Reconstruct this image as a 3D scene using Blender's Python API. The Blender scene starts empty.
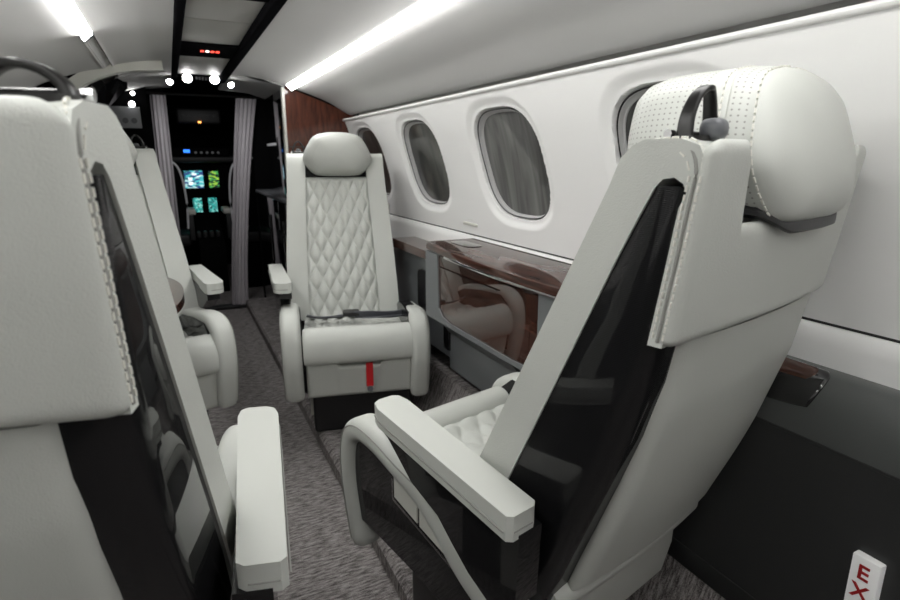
import bpy, bmesh, math, random
from mathutils import Vector, Matrix
random.seed(7)
PI = math.pi
COL = bpy.context.scene.collection

# ------------------------------------------------------------------ materials
def new_mat(name):
    m = bpy.data.materials.new(name); m.use_nodes = True
    nt = m.node_tree
    return m, nt, nt.nodes['Principled BSDF']

def pmat(name, col, rough=.5, metal=0., coat=0., coat_rough=.03, spec=.5, bump=None, var=None):
    m, nt, b = new_mat(name)
    b.inputs['Base Color'].default_value = (*col, 1)
    b.inputs['Roughness'].default_value = rough
    b.inputs['Metallic'].default_value = metal
    b.inputs['Coat Weight'].default_value = coat
    b.inputs['Coat Roughness'].default_value = coat_rough
    b.inputs['Specular IOR Level'].default_value = spec
    tc = nt.nodes.new('ShaderNodeTexCoord')
    if bump:
        scale, strength, dist = bump
        v = nt.nodes.new('ShaderNodeTexVoronoi'); v.inputs['Scale'].default_value = scale
        n = nt.nodes.new('ShaderNodeTexNoise'); n.inputs['Scale'].default_value = scale*.35; n.inputs['Detail'].default_value = 4
        mx = nt.nodes.new('ShaderNodeMath'); mx.operation = 'ADD'
        bp = nt.nodes.new('ShaderNodeBump'); bp.inputs['Strength'].default_value = strength; bp.inputs['Distance'].default_value = dist
        nt.links.new(tc.outputs['Object'], v.inputs['Vector']); nt.links.new(tc.outputs['Object'], n.inputs['Vector'])
        nt.links.new(v.outputs['Distance'], mx.inputs[0]); nt.links.new(n.outputs['Fac'], mx.inputs[1])
        nt.links.new(mx.outputs[0], bp.inputs['Height']); nt.links.new(bp.outputs['Normal'], b.inputs['Normal'])
    if var:
        scale, amt = var
        n = nt.nodes.new('ShaderNodeTexNoise'); n.inputs['Scale'].default_value = scale; n.inputs['Detail'].default_value = 5
        r = nt.nodes.new('ShaderNodeValToRGB')
        r.color_ramp.elements[0].position = .3; r.color_ramp.elements[1].position = .7
        r.color_ramp.elements[0].color = (*[c*(1-amt) for c in col], 1); r.color_ramp.elements[1].color = (*[min(1, c*(1+amt)) for c in col], 1)
        nt.links.new(tc.outputs['Object'], n.inputs['Vector']); nt.links.new(n.outputs['Fac'], r.inputs['Fac'])
        nt.links.new(r.outputs['Color'], b.inputs['Base Color'])
    return m

def emat(name, col, strength):
    m, nt, b = new_mat(name)
    b.inputs['Base Color'].default_value = (*col, 1)
    b.inputs['Emission Color'].default_value = (*col, 1)
    b.inputs['Emission Strength'].default_value = strength
    return m

LEA = (.56, .575, .54)
M = {}
M['leather'] = pmat('pale_grey_leather', LEA, .45, spec=.35, bump=(560, .26, .0011), var=(3, .03))
M['leather_soft'] = pmat('pale_grey_leather_smooth', (.555, .57, .535), .45, spec=.35, bump=(700, .08, .001))
M['thread'] = pmat('stitching_thread', (.74, .73, .67), .7)
M['seam'] = pmat('seam_shadow_cord', (.30, .30, .28), .7)
M['black_plastic'] = pmat('black_plastic', (.012, .012, .013), .42, bump=(300, .1, .001))
M['black_matte'] = pmat('matte_black_rail', (.008, .008, .009), .6, spec=.0)
M['black_gloss'] = pmat('black_gloss', (.008, .008, .009), .08, coat=1, spec=.5)
M['black_metal'] = pmat('dark_bronze_metal', (.010, .0095, .009), .35)
M['grey_plastic'] = pmat('grey_plastic', (.12, .125, .135), .35)
M['chrome'] = pmat('chrome', (.75, .75, .76), .12, metal=1)
M['wall_white'] = pmat('white_wall_panel', (.88, .88, .87), .55, bump=(60, .05, .002))
M['headliner'] = pmat('headliner_fabric', (.56, .56, .55), .75, bump=(500, .1, .001), var=(1.5, .03))
M['window_grey'] = pmat('window_reveal_grey', (.50, .50, .50), .4)
M['ceil_panel'] = pmat('ceiling_panel_grey', (.50, .50, .48), .6)
M['ledge_grey'] = pmat('dark_grey_side_ledge', (.085, .09, .088), .42, bump=(600, .12, .001))  # tone raised to paint the light caught by the upturned shoulder
M['cab_grey'] = pmat('mid_grey_cabinet', (.17, .18, .185), .38, bump=(500, .06, .001))
M['cab_dark'] = pmat('charcoal_panel', (.028, .029, .029), .5)
M['curtain'] = pmat('grey_lilac_curtain_cloth', (.58, .55, .575), .85, bump=(700, .2, .001))
M['red'] = pmat('red_webbing', (.55, .008, .012), .6, bump=(900, .3, .001))
M['belt'] = pmat('grey_belt_webbing', (.10, .105, .12), .6, bump=(900, .3, .001))
M['sign_white'] = emat('lit_sign_white', (.80, .80, .79), .12)
M['sign_red'] = pmat('sign_red_letters', (.42, .01, .012), .5)
M['led'] = emat('led_diffuser', (1, .99, .97), 16)
M['lamp'] = emat('lamp_lens', (1, .99, .98), 26)
M['silver'] = pmat('silver_piping', (.75, .75, .77), .4)
M['amber'] = emat('amber_indicator', (1, .35, .08), 3)
M['blue'] = emat('blue_indicator', (.03, .2, 1), 1.6)
M['white_ind'] = emat('white_indicator', (1, .95, .9), 1.4)
M['red_ind'] = emat('red_indicator', (1, .08, .05), 1.6)
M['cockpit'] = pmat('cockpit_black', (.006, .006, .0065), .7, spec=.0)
M['cockpit_grey'] = pmat('cockpit_dark_grey', (.022, .022, .023), .55)
M['placard'] = pmat('grey_placard', (.30, .31, .32), .5)
M['cream'] = pmat('cream_trim', (.62, .62, .57), .45)

def carbon():
    m, nt, b = new_mat('carbon_weave_gloss')
    tc = nt.nodes.new('ShaderNodeTexCoord'); mp = nt.nodes.new('ShaderNodeMapping')
    mp.inputs['Rotation'].default_value = (0, .35, .78)
    ch = nt.nodes.new('ShaderNodeTexWave'); ch.wave_type = 'BANDS'; ch.bands_direction = 'DIAGONAL'
    ch.inputs['Scale'].default_value = 210; ch.inputs['Distortion'].default_value = 0
    r = nt.nodes.new('ShaderNodeValToRGB')
    r.color_ramp.elements[0].color = (.004, .004, .0045, 1); r.color_ramp.elements[1].color = (.011, .011, .012, 1)
    nt.links.new(tc.outputs['Object'], mp.inputs['Vector']); nt.links.new(mp.outputs[0], ch.inputs['Vector'])
    nt.links.new(ch.outputs['Fac'], r.inputs['Fac']); nt.links.new(r.outputs['Color'], b.inputs['Base Color'])
    b.inputs['Roughness'].default_value = .6; b.inputs['Specular IOR Level'].default_value = .08; b.inputs['Coat Weight'].default_value = .75; b.inputs['Coat Roughness'].default_value = .03
    return m
M['carbon'] = carbon()

def wood(name, cior, cols=((.022, .009, .006), (.085, .032, .021)), sc=(9, 2.0, 26)):
    m, nt, b = new_mat(name)
    tc = nt.nodes.new('ShaderNodeTexCoord'); mp = nt.nodes.new('ShaderNodeMapping'); mp.inputs['Scale'].default_value = sc
    n = nt.nodes.new('ShaderNodeTexNoise'); n.inputs['Scale'].default_value = 3.2; n.inputs['Detail'].default_value = 7; n.inputs['Distortion'].default_value = .6
    r = nt.nodes.new('ShaderNodeValToRGB')
    r.color_ramp.elements[0].position = .32; r.color_ramp.elements[0].color = (*cols[0], 1)
    r.color_ramp.elements[1].position = .72; r.color_ramp.elements[1].color = (*cols[1], 1)
    nt.links.new(tc.outputs['Object'], mp.inputs['Vector']); nt.links.new(mp.outputs[0], n.inputs['Vector'])
    nt.links.new(n.outputs['Fac'], r.inputs['Fac']); nt.links.new(r.outputs['Color'], b.inputs['Base Color'])
    b.inputs['Roughness'].default_value = .3; b.inputs['Coat Weight'].default_value = 1; b.inputs['Coat Roughness'].default_value = .02
    b.inputs['Coat IOR'].default_value = cior; b.inputs['Specular IOR Level'].default_value = .05
    return m
M['wood'] = wood('walnut_veneer_gloss', 1.5); M['wood_mirror'] = wood('walnut_veneer_polished', 2.0)

def carpet():
    m, nt, b = new_mat('ribbed_grey_carpet')
    tc = nt.nodes.new('ShaderNodeTexCoord'); mp = nt.nodes.new('ShaderNodeMapping'); mp.inputs['Scale'].default_value = (28, 150, 28)
    mp.inputs['Rotation'].default_value = (0, 0, .12)
    n = nt.nodes.new('ShaderNodeTexNoise'); n.inputs['Scale'].default_value = 1.0; n.inputs['Detail'].default_value = 4; n.inputs['Roughness'].default_value = .65
    n2 = nt.nodes.new('ShaderNodeTexNoise'); n2.inputs['Scale'].default_value = 420; n2.inputs['Detail'].default_value = 2
    mx = nt.nodes.new('ShaderNodeMix'); mx.data_type = 'FLOAT'; mx.inputs[0].default_value = .35
    r = nt.nodes.new('ShaderNodeValToRGB')
    r.color_ramp.elements[0].position = .40; r.color_ramp.elements[0].color = (.075, .066, .065, 1)
    r.color_ramp.elements[1].position = .60; r.color_ramp.elements[1].color = (.42, .392, .382, 1)
    bp = nt.nodes.new('ShaderNodeBump'); bp.inputs['Strength'].default_value = .7; bp.inputs['Distance'].default_value = .004
    L = nt.links.new
    L(tc.outputs['Object'], mp.inputs['Vector']); L(mp.outputs[0], n.inputs['Vector']); L(tc.outputs['Object'], n2.inputs['Vector'])
    L(n.outputs['Fac'], mx.inputs[2]); L(n2.outputs['Fac'], mx.inputs[3]); L(mx.outputs[0], r.inputs['Fac'])
    L(r.outputs['Color'], b.inputs['Base Color']); L(mx.outputs[0], bp.inputs['Height']); L(bp.outputs['Normal'], b.inputs['Normal'])
    b.inputs['Roughness'].default_value = .95; b.inputs['Specular IOR Level'].default_value = .1
    return m
M['carpet'] = carpet()

M['wood_red'] = wood('walnut_veneer_reddish', 1.5, ((.05, .015, .009), (.13, .038, .02)), (20, 2.0, 3))

def perforated():
    m, nt, b = new_mat('perforated_leather')
    uv = nt.nodes.new('ShaderNodeUVMap')
    mp = nt.nodes.new('ShaderNodeMapping'); mp.inputs['Scale'].default_value = (1, 1, 1)
    v = nt.nodes.new('ShaderNodeVectorMath'); v.operation = 'FRACTION'
    s = nt.nodes.new('ShaderNodeVectorMath'); s.operation = 'SUBTRACT'; s.inputs[1].default_value = (.5, .5, 0)
    ln = nt.nodes.new('ShaderNodeVectorMath'); ln.operation = 'LENGTH'
    c = nt.nodes.new('ShaderNodeMath'); c.operation = 'LESS_THAN'; c.inputs[1].default_value = .17
    mx = nt.nodes.new('ShaderNodeMix'); mx.data_type = 'RGBA'
    mx.inputs[6].default_value = (*LEA, 1); mx.inputs[7].default_value = (.30, .30, .28, 1)
    L = nt.links.new
    L(uv.outputs[0], mp.inputs[0]); L(mp.outputs[0], v.inputs[0]); L(v.outputs[0], s.inputs[0]); L(s.outputs[0], ln.inputs[0])
    L(ln.outputs['Value'], c.inputs[0]); L(c.outputs[0], mx.inputs[0]); L(mx.outputs[2], b.inputs['Base Color'])
    b.inputs['Roughness'].default_value = .42; b.inputs['Specular IOR Level'].default_value = .4
    return m
M['perf'] = perforated()

def window_glass(name, a, bcol, scale):
    m, nt, b = new_mat(name)
    tc = nt.nodes.new('ShaderNodeTexCoord'); mp = nt.nodes.new('ShaderNodeMapping'); mp.inputs['Scale'].default_value = scale
    mp.inputs['Rotation'].default_value = (.35, 0, 0)
    n = nt.nodes.new('ShaderNodeTexNoise'); n.inputs['Scale'].default_value = 1.0; n.inputs['Detail'].default_value = 3; n.inputs['Distortion'].default_value = .8
    r = nt.nodes.new('ShaderNodeValToRGB')
    r.color_ramp.elements[0].position = .35; r.color_ramp.elements[0].color = (*a, 1)
    r.color_ramp.elements[1].position = .7; r.color_ramp.elements[1].color = (*bcol, 1)
    L = nt.links.new
    L(tc.outputs['Object'], mp.inputs['Vector']); L(mp.outputs[0], n.inputs['Vector']); L(n.outputs['Fac'], r.inputs['Fac'])
    L(r.outputs['Color'], b.inputs['Base Color'])
    b.inputs['Roughness'].default_value = .5; b.inputs['Coat Weight'].default_value = 1; b.inputs['Coat Roughness'].default_value = .02
    return m
M['glass_streak'] = window_glass('dimmed_window_glass', (.05, .05, .048), (.15, .15, .145), (3, 22, 2.2))  # soft grey streaks mixed into the pane colour
M['glass_dark'] = window_glass('dark_window_glass', (.012, .013, .013), (.085, .085, .075), (6, 12, 5))

def screen(name, cols, strength, sc):
    m, nt, b = new_mat(name)
    tc = nt.nodes.new('ShaderNodeTexCoord'); mp = nt.nodes.new('ShaderNodeMapping'); mp.inputs['Scale'].default_value = sc
    v = nt.nodes.new('ShaderNodeTexVoronoi'); v.inputs['Scale'].default_value = 1; v.distance = 'CHEBYCHEV'
    sp = nt.nodes.new('ShaderNodeSeparateColor')
    r = nt.nodes.new('ShaderNodeValToRGB'); r.color_ramp.interpolation = 'CONSTANT'
    els = r.color_ramp.elements
    while len(els) < len(cols): els.new(.5)
    for i, c in enumerate(cols): els[i].position = i/len(cols); els[i].color = (*c, 1)
    L = nt.links.new
    L(tc.outputs['Object'], mp.inputs['Vector']); L(mp.outputs[0], v.inputs['Vector']); L(v.outputs['Color'], sp.inputs[0])
    L(sp.outputs[0], r.inputs['Fac']); L(r.outputs['Color'], b.inputs['Emission Color'])
    b.inputs['Emission Strength'].default_value = strength; b.inputs['Base Color'].default_value = (.01, .01, .01, 1); b.inputs['Roughness'].default_value = .2
    return m
M['screen_map'] = screen('flight_display', [(.02, .10, .12), (.05, .35, .38), (.3, .5, .5), (.02, .05, .15), (.75, .85, .95)], 1.3, (30, 1, 60))
M['screen_green'] = screen('engine_display', [(.005, .01, .01), (.05, .25, .06), (.25, .45, .05), (.005, .02, .02)], 1.2, (40, 1, 110))
M['screen_teal'] = screen('lower_display', [(.02, .16, .15), (.03, .30, .27), (.01, .06, .06), (.2, .5, .45)], 1.2, (90, 1, 90))

# ------------------------------------------------------------------ object helpers
def tag(o, label=None, cat=None, group=None, kind=None):
    if label: o['label'] = label
    if cat: o['category'] = cat
    if group: o['group'] = group
    if kind: o['kind'] = kind
    return o

def empty(name, loc=(0, 0, 0), yaw=0):
    o = bpy.data.objects.new(name, None); COL.objects.link(o)
    o.location = loc; o.rotation_euler = (0, 0, -math.radians(yaw)); o.empty_display_size = .1
    return o

def finish(name, bm, mats, parent=None, smooth=True, loc=None, mirror=1, dz=0, sharp=None):
    if mirror < 0 or dz:
        for v in bm.verts:
            v.co.x *= mirror; v.co.z += dz
    bmesh.ops.recalc_face_normals(bm, faces=bm.faces)
    me = bpy.data.meshes.new(name); bm.to_mesh(me); bm.free()
    if not isinstance(mats, (list, tuple)): mats = [mats]
    for m in mats: me.materials.append(m)
    if smooth:
        me.polygons.foreach_set('use_smooth', [True]*len(me.polygons))
        me.set_sharp_from_angle(angle=math.radians(sharp or 40))
    o = bpy.data.objects.new(name, me); COL.objects.link(o)
    if parent is not None: o.parent = parent
    if loc: o.location = loc
    return o

def loft(bm, rings, cap0=True, cap1=True, closed=True, mat=None, uv=None):
    R = [[bm.verts.new(p) for p in ring] for ring in rings]
    n = len(rings[0]); fs = []
    for i in range(len(R)-1):
        for j in range(n if closed else n-1):
            k = (j+1) % n
            f = bm.faces.new((R[i][j], R[i][k], R[i+1][k], R[i+1][j]))
            if mat: f.material_index = mat(i, j)
            if uv is not None:
                l = bm.loops.layers.uv.verify()
                for lp, (a, b) in zip(f.loops, ((i, j), (i, j+1), (i+1, j+1), (i+1, j))): lp[l].uv = uv(a, b)
    if cap0: bm.faces.new(R[0][::-1])
    if cap1: bm.faces.new(R[-1])
    return R

def box(bm, x0, x1, y0, y1, z0, z1, bev=0, seg=3):
    t = bmesh.new()
    bmesh.ops.create_cube(t, size=1)
    for v in t.verts:
        v.co = Vector((x0+(v.co.x+.5)*(x1-x0), y0+(v.co.y+.5)*(y1-y0), z0+(v.co.z+.5)*(z1-z0)))
    if bev: bmesh.ops.bevel(t, geom=list(t.edges), offset=bev, segments=seg, profile=.5, affect='EDGES')
    merge(bm, t); return bm

def merge(bm, t, mi=None):
    me = bpy.data.meshes.new('tmp'); t.to_mesh(me); t.free()
    n = len(bm.faces)
    bm.from_mesh(me); bpy.data.meshes.remove(me)
    if mi is not None:
        bm.faces.ensure_lookup_table()
        for f in bm.faces[n:]: f.material_index = mi

def prism(bm, pts, ax, a, b, bev=0, seg=3, front=None, fbev=0):
    """extrude 2-D polygon: ax='x' pts are (y,z); 'y' pts are (x,z); 'z' pts are (x,y)"""
    t = bmesh.new()
    f3 = {'x': lambda p, s: (s, p[0], p[1]), 'y': lambda p, s: (p[0], s, p[1]), 'z': lambda p, s: (p[0], p[1], s)}[ax]
    A = [t.verts.new(f3(p, a)) for p in pts]; B = [t.verts.new(f3(p, b)) for p in pts]
    n = len(pts)
    t.faces.new(A[::-1]); t.faces.new(B)
    for i in range(n): t.faces.new((A[i], A[(i+1) % n], B[(i+1) % n], B[i]))
    if front:
        es = [e for e in t.edges if front(e)]
        if es: bmesh.ops.bevel(t, geom=es, offset=fbev, segments=5, profile=.5, affect='EDGES', clamp_overlap=True)
    if bev:
        es = [e for e in t.edges if len(e.link_faces) == 2 and e.calc_face_angle(0) > .5]
        bmesh.ops.bevel(t, geom=es, offset=bev, segments=seg, profile=.5, affect='EDGES', clamp_overlap=True)
    bmesh.ops.triangulate(t, faces=[f for f in t.faces if len(f.verts) > 6])
    merge(bm, t); return bm

def cr(pts, n, closed=False):
    """Catmull-Rom resample"""
    P = [Vector(p) for p in pts]; out = []; N = len(P)
    segs = N if closed else N-1
    for i in range(segs):
        if closed: p0, p1, p2, p3 = P[i-1], P[i], P[(i+1) % N], P[(i+2) % N]
        else: p0, p1, p2, p3 = P[max(i-1, 0)], P[i], P[i+1], P[min(i+2, N-1)]
        for k in range(n):
            t = k/n
            out.append(.5*((2*p1)+(p2-p0)*t+(2*p0-5*p1+4*p2-p3)*t*t+(3*p1-p0-3*p2+p3)*t**3))
    if not closed: out.append(P[-1])
    return out

def rr(w, d, r, n=5):
    """rounded rectangle w x d centred, list of (a,b)"""
    out = []; r = min(r, w/2, d/2)
    for cx, cy, a0 in ((w/2-r, d/2-r, 0), (-w/2+r, d/2-r, PI/2), (-w/2+r, -d/2+r, PI), (w/2-r, -d/2+r, 1.5*PI)):
        for k in range(n+1):
            a = a0+PI/2*k/n; out.append((cx+r*math.cos(a), cy+r*math.sin(a)))
    return out

def tube(bm, path, r, n=8, sec=None, up=Vector((0, 0, 1)), closed=False, cap=True, rf=None):
    P = [Vector(p) for p in path]; rings = []; N = len(P)
    for i, p in enumerate(P):
        a = P[i-1] if (i > 0 or closed) else p; b = P[(i+1) % N] if (i < N-1 or closed) else p
        t = (b-a).normalized(); s = t.cross(up)
        if s.length < 1e-4: s = t.cross(Vector((1, 0, 0)))
        s.normalize(); u = s.cross(t).normalized()
        k = rf(i/(N-1)) if rf else 1
        S = sec or [(r*math.cos(2*PI*j/n), r*math.sin(2*PI*j/n)) for j in range(n)]
        rings.append([p+s*x*k+u*y*k for x, y in S])
    if closed: rings.append(rings[0])
    loft(bm, rings, cap and not closed, cap and not closed)
    if closed: bmesh.ops.remove_doubles(bm, verts=bm.verts, dist=1e-6)

def lerp_tab(tab, z):
    if z <= tab[0][0]:
        (a, b), (c, d) = tab[0], tab[1]
    else:
        for (a, b), (c, d) in zip(tab, tab[1:]):
            if z <= c: break
    return b+(d-b)*(z-a)/(c-a)

def stitches(bm, path, dash=.0055, gap=.0034, r=.0013):
    P = [Vector(p) for p in path]; run = 0; nxt = 0; st = None
    pts = []
    for a, b in zip(P, P[1:]):
        L = (b-a).length; k = max(1, int(L/.001))
        for i in range(k): pts.append(a.lerp(b, i/k))
    step = max(1, round((dash+gap)/.001)); d = max(1, round(dash/.001))
    for i in range(0, len(pts)-d, step): tube(bm, [pts[i], pts[i+d]], r, 5)

def lin(a, b, n): return [a+(b-a)*i/n for i in range(n+1)]
def cosp(a, b, n): return [a+(b-a)*(.5-.5*math.cos(PI*i/n)) for i in range(n+1)]
def sstep(a, b, x):
    t = max(0, min(1, (x-a)/(b-a))); return t*t*(3-2*t)

# ------------------------------------------------------------------ seat
def yf(z): return .225-.482*z
YR = [(.20, -.12), (.33, -.182), (.45, -.228), (.655, -.300), (.80, -.345), (.907, -.364), (1.0, -.377), (1.118, -.392)]
def yr(z): return lerp_tab(YR, z)-.012*sstep(.45, .9, z)

def sheet(bm, us, vs, pos, wid, th):
    """closed pillow: pos(u,v)->(point, normal dir), th(u,v) half thickness; u,v index grids"""
    F = []; B = []
    for u in us:
        fr = []; br = []
        for v in vs:
            p, n = pos(u, v); h = th(u, v)
            fr.append(Vector(p)+Vector(n)*h); br.append(Vector(p)-Vector(n)*h)
        F.append([bm.verts.new(q) for q in fr]); B.append([bm.verts.new(q) for q in br])
    nu, nv = len(us), len(vs)
    for i in range(nu-1):
        for j in range(nv-1):
            bm.faces.new((F[i][j], F[i+1][j], F[i+1][j+1], F[i][j+1]))
            bm.faces.new((B[i][j], B[i][j+1], B[i+1][j+1], B[i+1][j]))
    for i in range(nu-1):
        bm.faces.new((F[i][0], B[i][0], B[i+1][0], F[i+1][0])); bm.faces.new((F[i][-1], F[i+1][-1], B[i+1][-1], B[i][-1]))
    for j in range(nv-1):
        bm.faces.new((F[0][j], F[0][j+1], B[0][j+1], B[0][j])); bm.faces.new((F[-1][j], B[-1][j], B[-1][j+1], F[-1][j+1]))
def edge_h(d, r, T): 
    t = min(max(d, 0)/r, 1); return T*math.sqrt(max(0, 1-(1-t)**2))+.0003

ZB = .06   # seats stand on the raised side floor
def build_seat(label, mir, loc, yaw, belt=False, hook_scale=1.0, lift=0., taper=0., tuck=0.):
    root = empty('cabin_armchair', (loc[0], loc[1], ZB+lift), yaw)
    tag(root, label, 'seat', 'white leather cabin seats')
    BACK = {'carbon_shell': 1.03, 'back_bolster': 1.03, 'backrest': 1.03, 'back_shell': 1.03, 'stitching': 1.03, 'seam_piping': 1.03,
            'headrest': 1., 'headrest_stitching': 1., 'headrest_cradle': 1.03, 'coat_hook': 1.03, 'hook_loop': 1.03, 'hook_latch': 1.03, 'hook_pin': 1.03, 'hook_cap': 1.03}
    CUSH = ('seat_cushion', 'front_roll', 'leg_rest', 'pull_strap', 'strap_button', 'seat_belt', 'buckle')
    def put(name, bm, mats, parent=root, **k):
        if name in BACK:
            for v in bm.verts: v.co.x = v.co.x*BACK[name]*(1-taper*sstep(.55, 1.12, v.co.z)*(0 if name.startswith('headrest') else 1))-(.036 if name.startswith('headrest') else .045)
            if name.startswith(('coat', 'hook')):
                for v in bm.verts: v.co.y -= .020; v.co.x += (.016 if hook_scale == 1 else .0) if 'latch' not in name else 0
        elif name == 'lower_back_shell':
            for v in bm.verts: v.co.x -= .014
        elif name in ('rear_roll', 'rear_skirt'):
            for v in bm.verts: v.co.x -= .010
        elif name in CUSH or name in ('side_bolster', 'bolster_seam', 'side_panel', 'recline_handle', 'handle_plate', 'handle_trim', 'seat_pan'):
            inb = name in ('side_bolster', 'bolster_seam', 'side_panel', 'recline_handle', 'handle_plate', 'handle_trim')
            for v in bm.verts:
                if inb and v.co.x < -.1: v.co.x += .05*(v.co.y-.37) if not tuck else tuck
                v.co.x = v.co.x*(.93 if name not in ('pull_strap', 'strap_button', 'buckle') else 1)-.012
        elif name.startswith('armrest'):
            for v in bm.verts:
                v.co.y = v.co.y*.90-.028; v.co.x += -.033+.125*(v.co.y+.03)
                if name != 'armrest_panel' or v.co.z > .55: v.co.z += .03
        return finish(name, bm, mats, parent, mirror=mir, dz=-ZB, **k)
    # --- pedestal
    bm = bmesh.new(); box(bm, -.19, .19, -.10, .23, .06, .255, .012)
    put('pedestal', bm, M['black_plastic'])
    bm = bmesh.new(); box(bm, -.225, .215, -.15, .29, .245, .34, .02)
    put('seat_pan', bm, M['black_plastic'])
    bm = bmesh.new()
    prism(bm, [(-.03, .075), (.10, .075), (.10, .20), (.075, .20), (.065, .215), (-.03, .215)], 'x', -.205, -.188, .004)
    put('pedestal_cover', bm, M['cream'])
    # rear skirt under the back (pale leather roll) and its lower box
    bm = bmesh.new()
    prism(bm, [(-.07, .25), (-.07, .42), (-.190, .42), (-.188, .33), (-.172, .25)], 'x', -.19, .188, .02, 4)
    put('rear_skirt', bm, M['leather'])
    bm = bmesh.new(); rings = []
    for x in lin(-.225, .207, 24):
        e = .75+.25*edge_h(min(x+.225, .207-x), .015, 1)
        rings.append([(x, -.198+a*e-.010*math.cos(x/.225*PI/2), .437+b*e-.15*a*e) for a, b in rr(.062, .050, .024, 6)])
    loft(bm, rings)
    put('rear_roll', bm, M['leather'])
    # --- carbon core of the back
    bm = bmesh.new(); rings = []
    zs = [.27, .30, .36, .42, .48, .54, .60, .68, .76, .84, .92, 1.0, 1.05, 1.072]
    for z in zs:
        w = lerp_tab([(.27, .218), (.50, .216), (.62, .2185), (1.1, .2190)], z)
        a = min(yf(z)-.03, .03); b = yr(z)+.014
        rings.append([(x, (a+b)/2+y, z) for x, y in rr(2*w, a-b, .03, 6)])
    loft(bm, rings)
    core = put('carbon_shell', bm, M['carbon'])
    # --- front bolsters : inverted U seen from the side
    for s in (-1, 1):
        bm = bmesh.new()
        ft = [(yf(z), z) for z in (.455, .57, .70, .85, 1.0, 1.07)]
        o = ft+[(yf(1.07)-.012, 1.100), (yf(1.07)-.026, 1.113), (yf(1.07)-.040, 1.119), (-.370, 1.119), (-.390, 1.112), (-.398, 1.096)]
        o += [(yr(z)+.004, z) for z in (1.0, .94, .900)]
        inn = [(yr(z)+.021, z) for z in (.900, .94, 1.0, 1.05)]+[(-.381, 1.066), (-.377, 1.075), (-.367, 1.081), (-.355, 1.079), (-.346, 1.070), (-.331, 1.04)]
        inn += [(-.307, .99), (-.249, .86), (-.193, .735), (-.137, .61), (-.102, .53), (-.068, .455)]
        xo, xi = s*.2215, s*.140
        def isf(e, xo=xo):
            a, b = e.verts
            return all(abs(v.co.x-xo) < 1e-5 and abs(v.co.y-yf(min(v.co.z, 1.07))) < .002 and v.co.z < 1.08 for v in (a, b))
        prism(bm, o+inn, 'x', min(xo, xi), max(xo, xi), .006, 3, isf, .026)
        put('back_bolster', bm, M['leather'])
    # --- quilted backrest
    bm = bmesh.new(); W = .146
    us = lin(-W, W, 96); vs = lin(.46, 1.018, 130)
    def quilt(x, s, px, py, d):
        a = x/px+s/py; b = x/px-s/py
        return d*(abs(math.sin(PI*a))*abs(math.sin(PI*b)))**.55
    def bpos(x, z):
        m = .009
        inx = sstep(W-.004, W-.022, abs(x)); inz = sstep(1.018, .998, z)
        q = quilt(x, (z-.46)*1.126,   .053, .112, .018)*inx*inz
        bow = .014*sstep(.48, .60, z)*sstep(.95, .8, z)*(1-(x/W)**2)
        return (x, yf(z)-.012+bow, z), (0, 1, 0), q
    F = []
    for x in us:
        col = []
        for z in vs:
            p, n, q = bpos(x, z)
            e = min(W-abs(x), 1.018-z); r = edge_h(e, .012, .014)-.014
            col.append(bm.verts.new((p[0], p[1]+q+r, p[2])))
        F.append(col)
    Bk = [[bm.verts.new((x, yf(z)-.06, z)) for z in vs] for x in (us[0], us[-1])]
    for i in range(len(us)-1):
        for j in range(len(vs)-1): bm.faces.new((F[i][j], F[i+1][j], F[i+1][j+1], F[i][j+1]))
    for j in range(len(vs)-1):
        bm.faces.new((F[0][j], F[0][j+1], Bk[0][j+1], Bk[0][j])); bm.faces.new((F[-1][j], Bk[1][j], Bk[1][j+1], F[-1][j+1]))
    bm.faces.new([F[i][-1] for i in range(len(us))]+[Bk[1][-1], Bk[0][-1]])
    put('backrest', bm, M['leather_soft'], sharp=75)
    # --- upper rear shell with headrest notch
    bm = bmesh.new()
    us = cosp(-.223, .223, 64)
    us = sorted(set([round(u, 5) for u in us]+[s*u for s in (-1, 1) for u in lin(.105, .15, 12)]))
    def ztop(x):
        ax = abs(x)
        z = 1.031+.087*sstep(.140, .164, ax)
        if ax > .203: z -= .020*(1-math.sqrt(max(0, 1-((ax-.203)/.02001)**2)))
        return z
    def zbot(x):
        q = max(0, (abs(x)-.205)/.0181)
        return .899+.004*math.cos(x/.25*PI/2)+.012*(1-math.sqrt(max(0, 1-q*q)))
    def spos(x, v):
        z = zbot(x)+(ztop(x)-zbot(x))*v
        return (x, yr(z)+.0035-.012*(1-(x/.223)**2), z), (0, -1, 0)
    def sth(x, v):
        z0, z1 = zbot(x), ztop(x); z = z0+(z1-z0)*v
        return edge_h(min(.223-abs(x), z-z0, z1-z), .014, .0085)
    sheet(bm, us, cosp(0, 1, 44), spos, None, sth)
    shell = put('back_shell', bm, M['leather'])
    # --- lower rear shell
    bm = bmesh.new()
    def lw(z): return lerp_tab([(.40, .190), (.45, .194), (.60, .201), (.91, .208)], z)
    def lpos(u, z):
        x = u*lw(z)
        return (x, yr(z)+.006+.018*sstep(.55, .88, z)-.012*(1-u*u), z), (0, -1, 0)
    def lth(u, z): return edge_h(min((1-abs(u))*lw(z), .6*(z-.452), 1), .02, .016)
    sheet(bm, cosp(-1, 1, 40), [.452+.443*t for t in cosp(0, 1, 40)], lpos, None, lth)
    put('lower_back_shell', bm, M['leather'])
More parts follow.
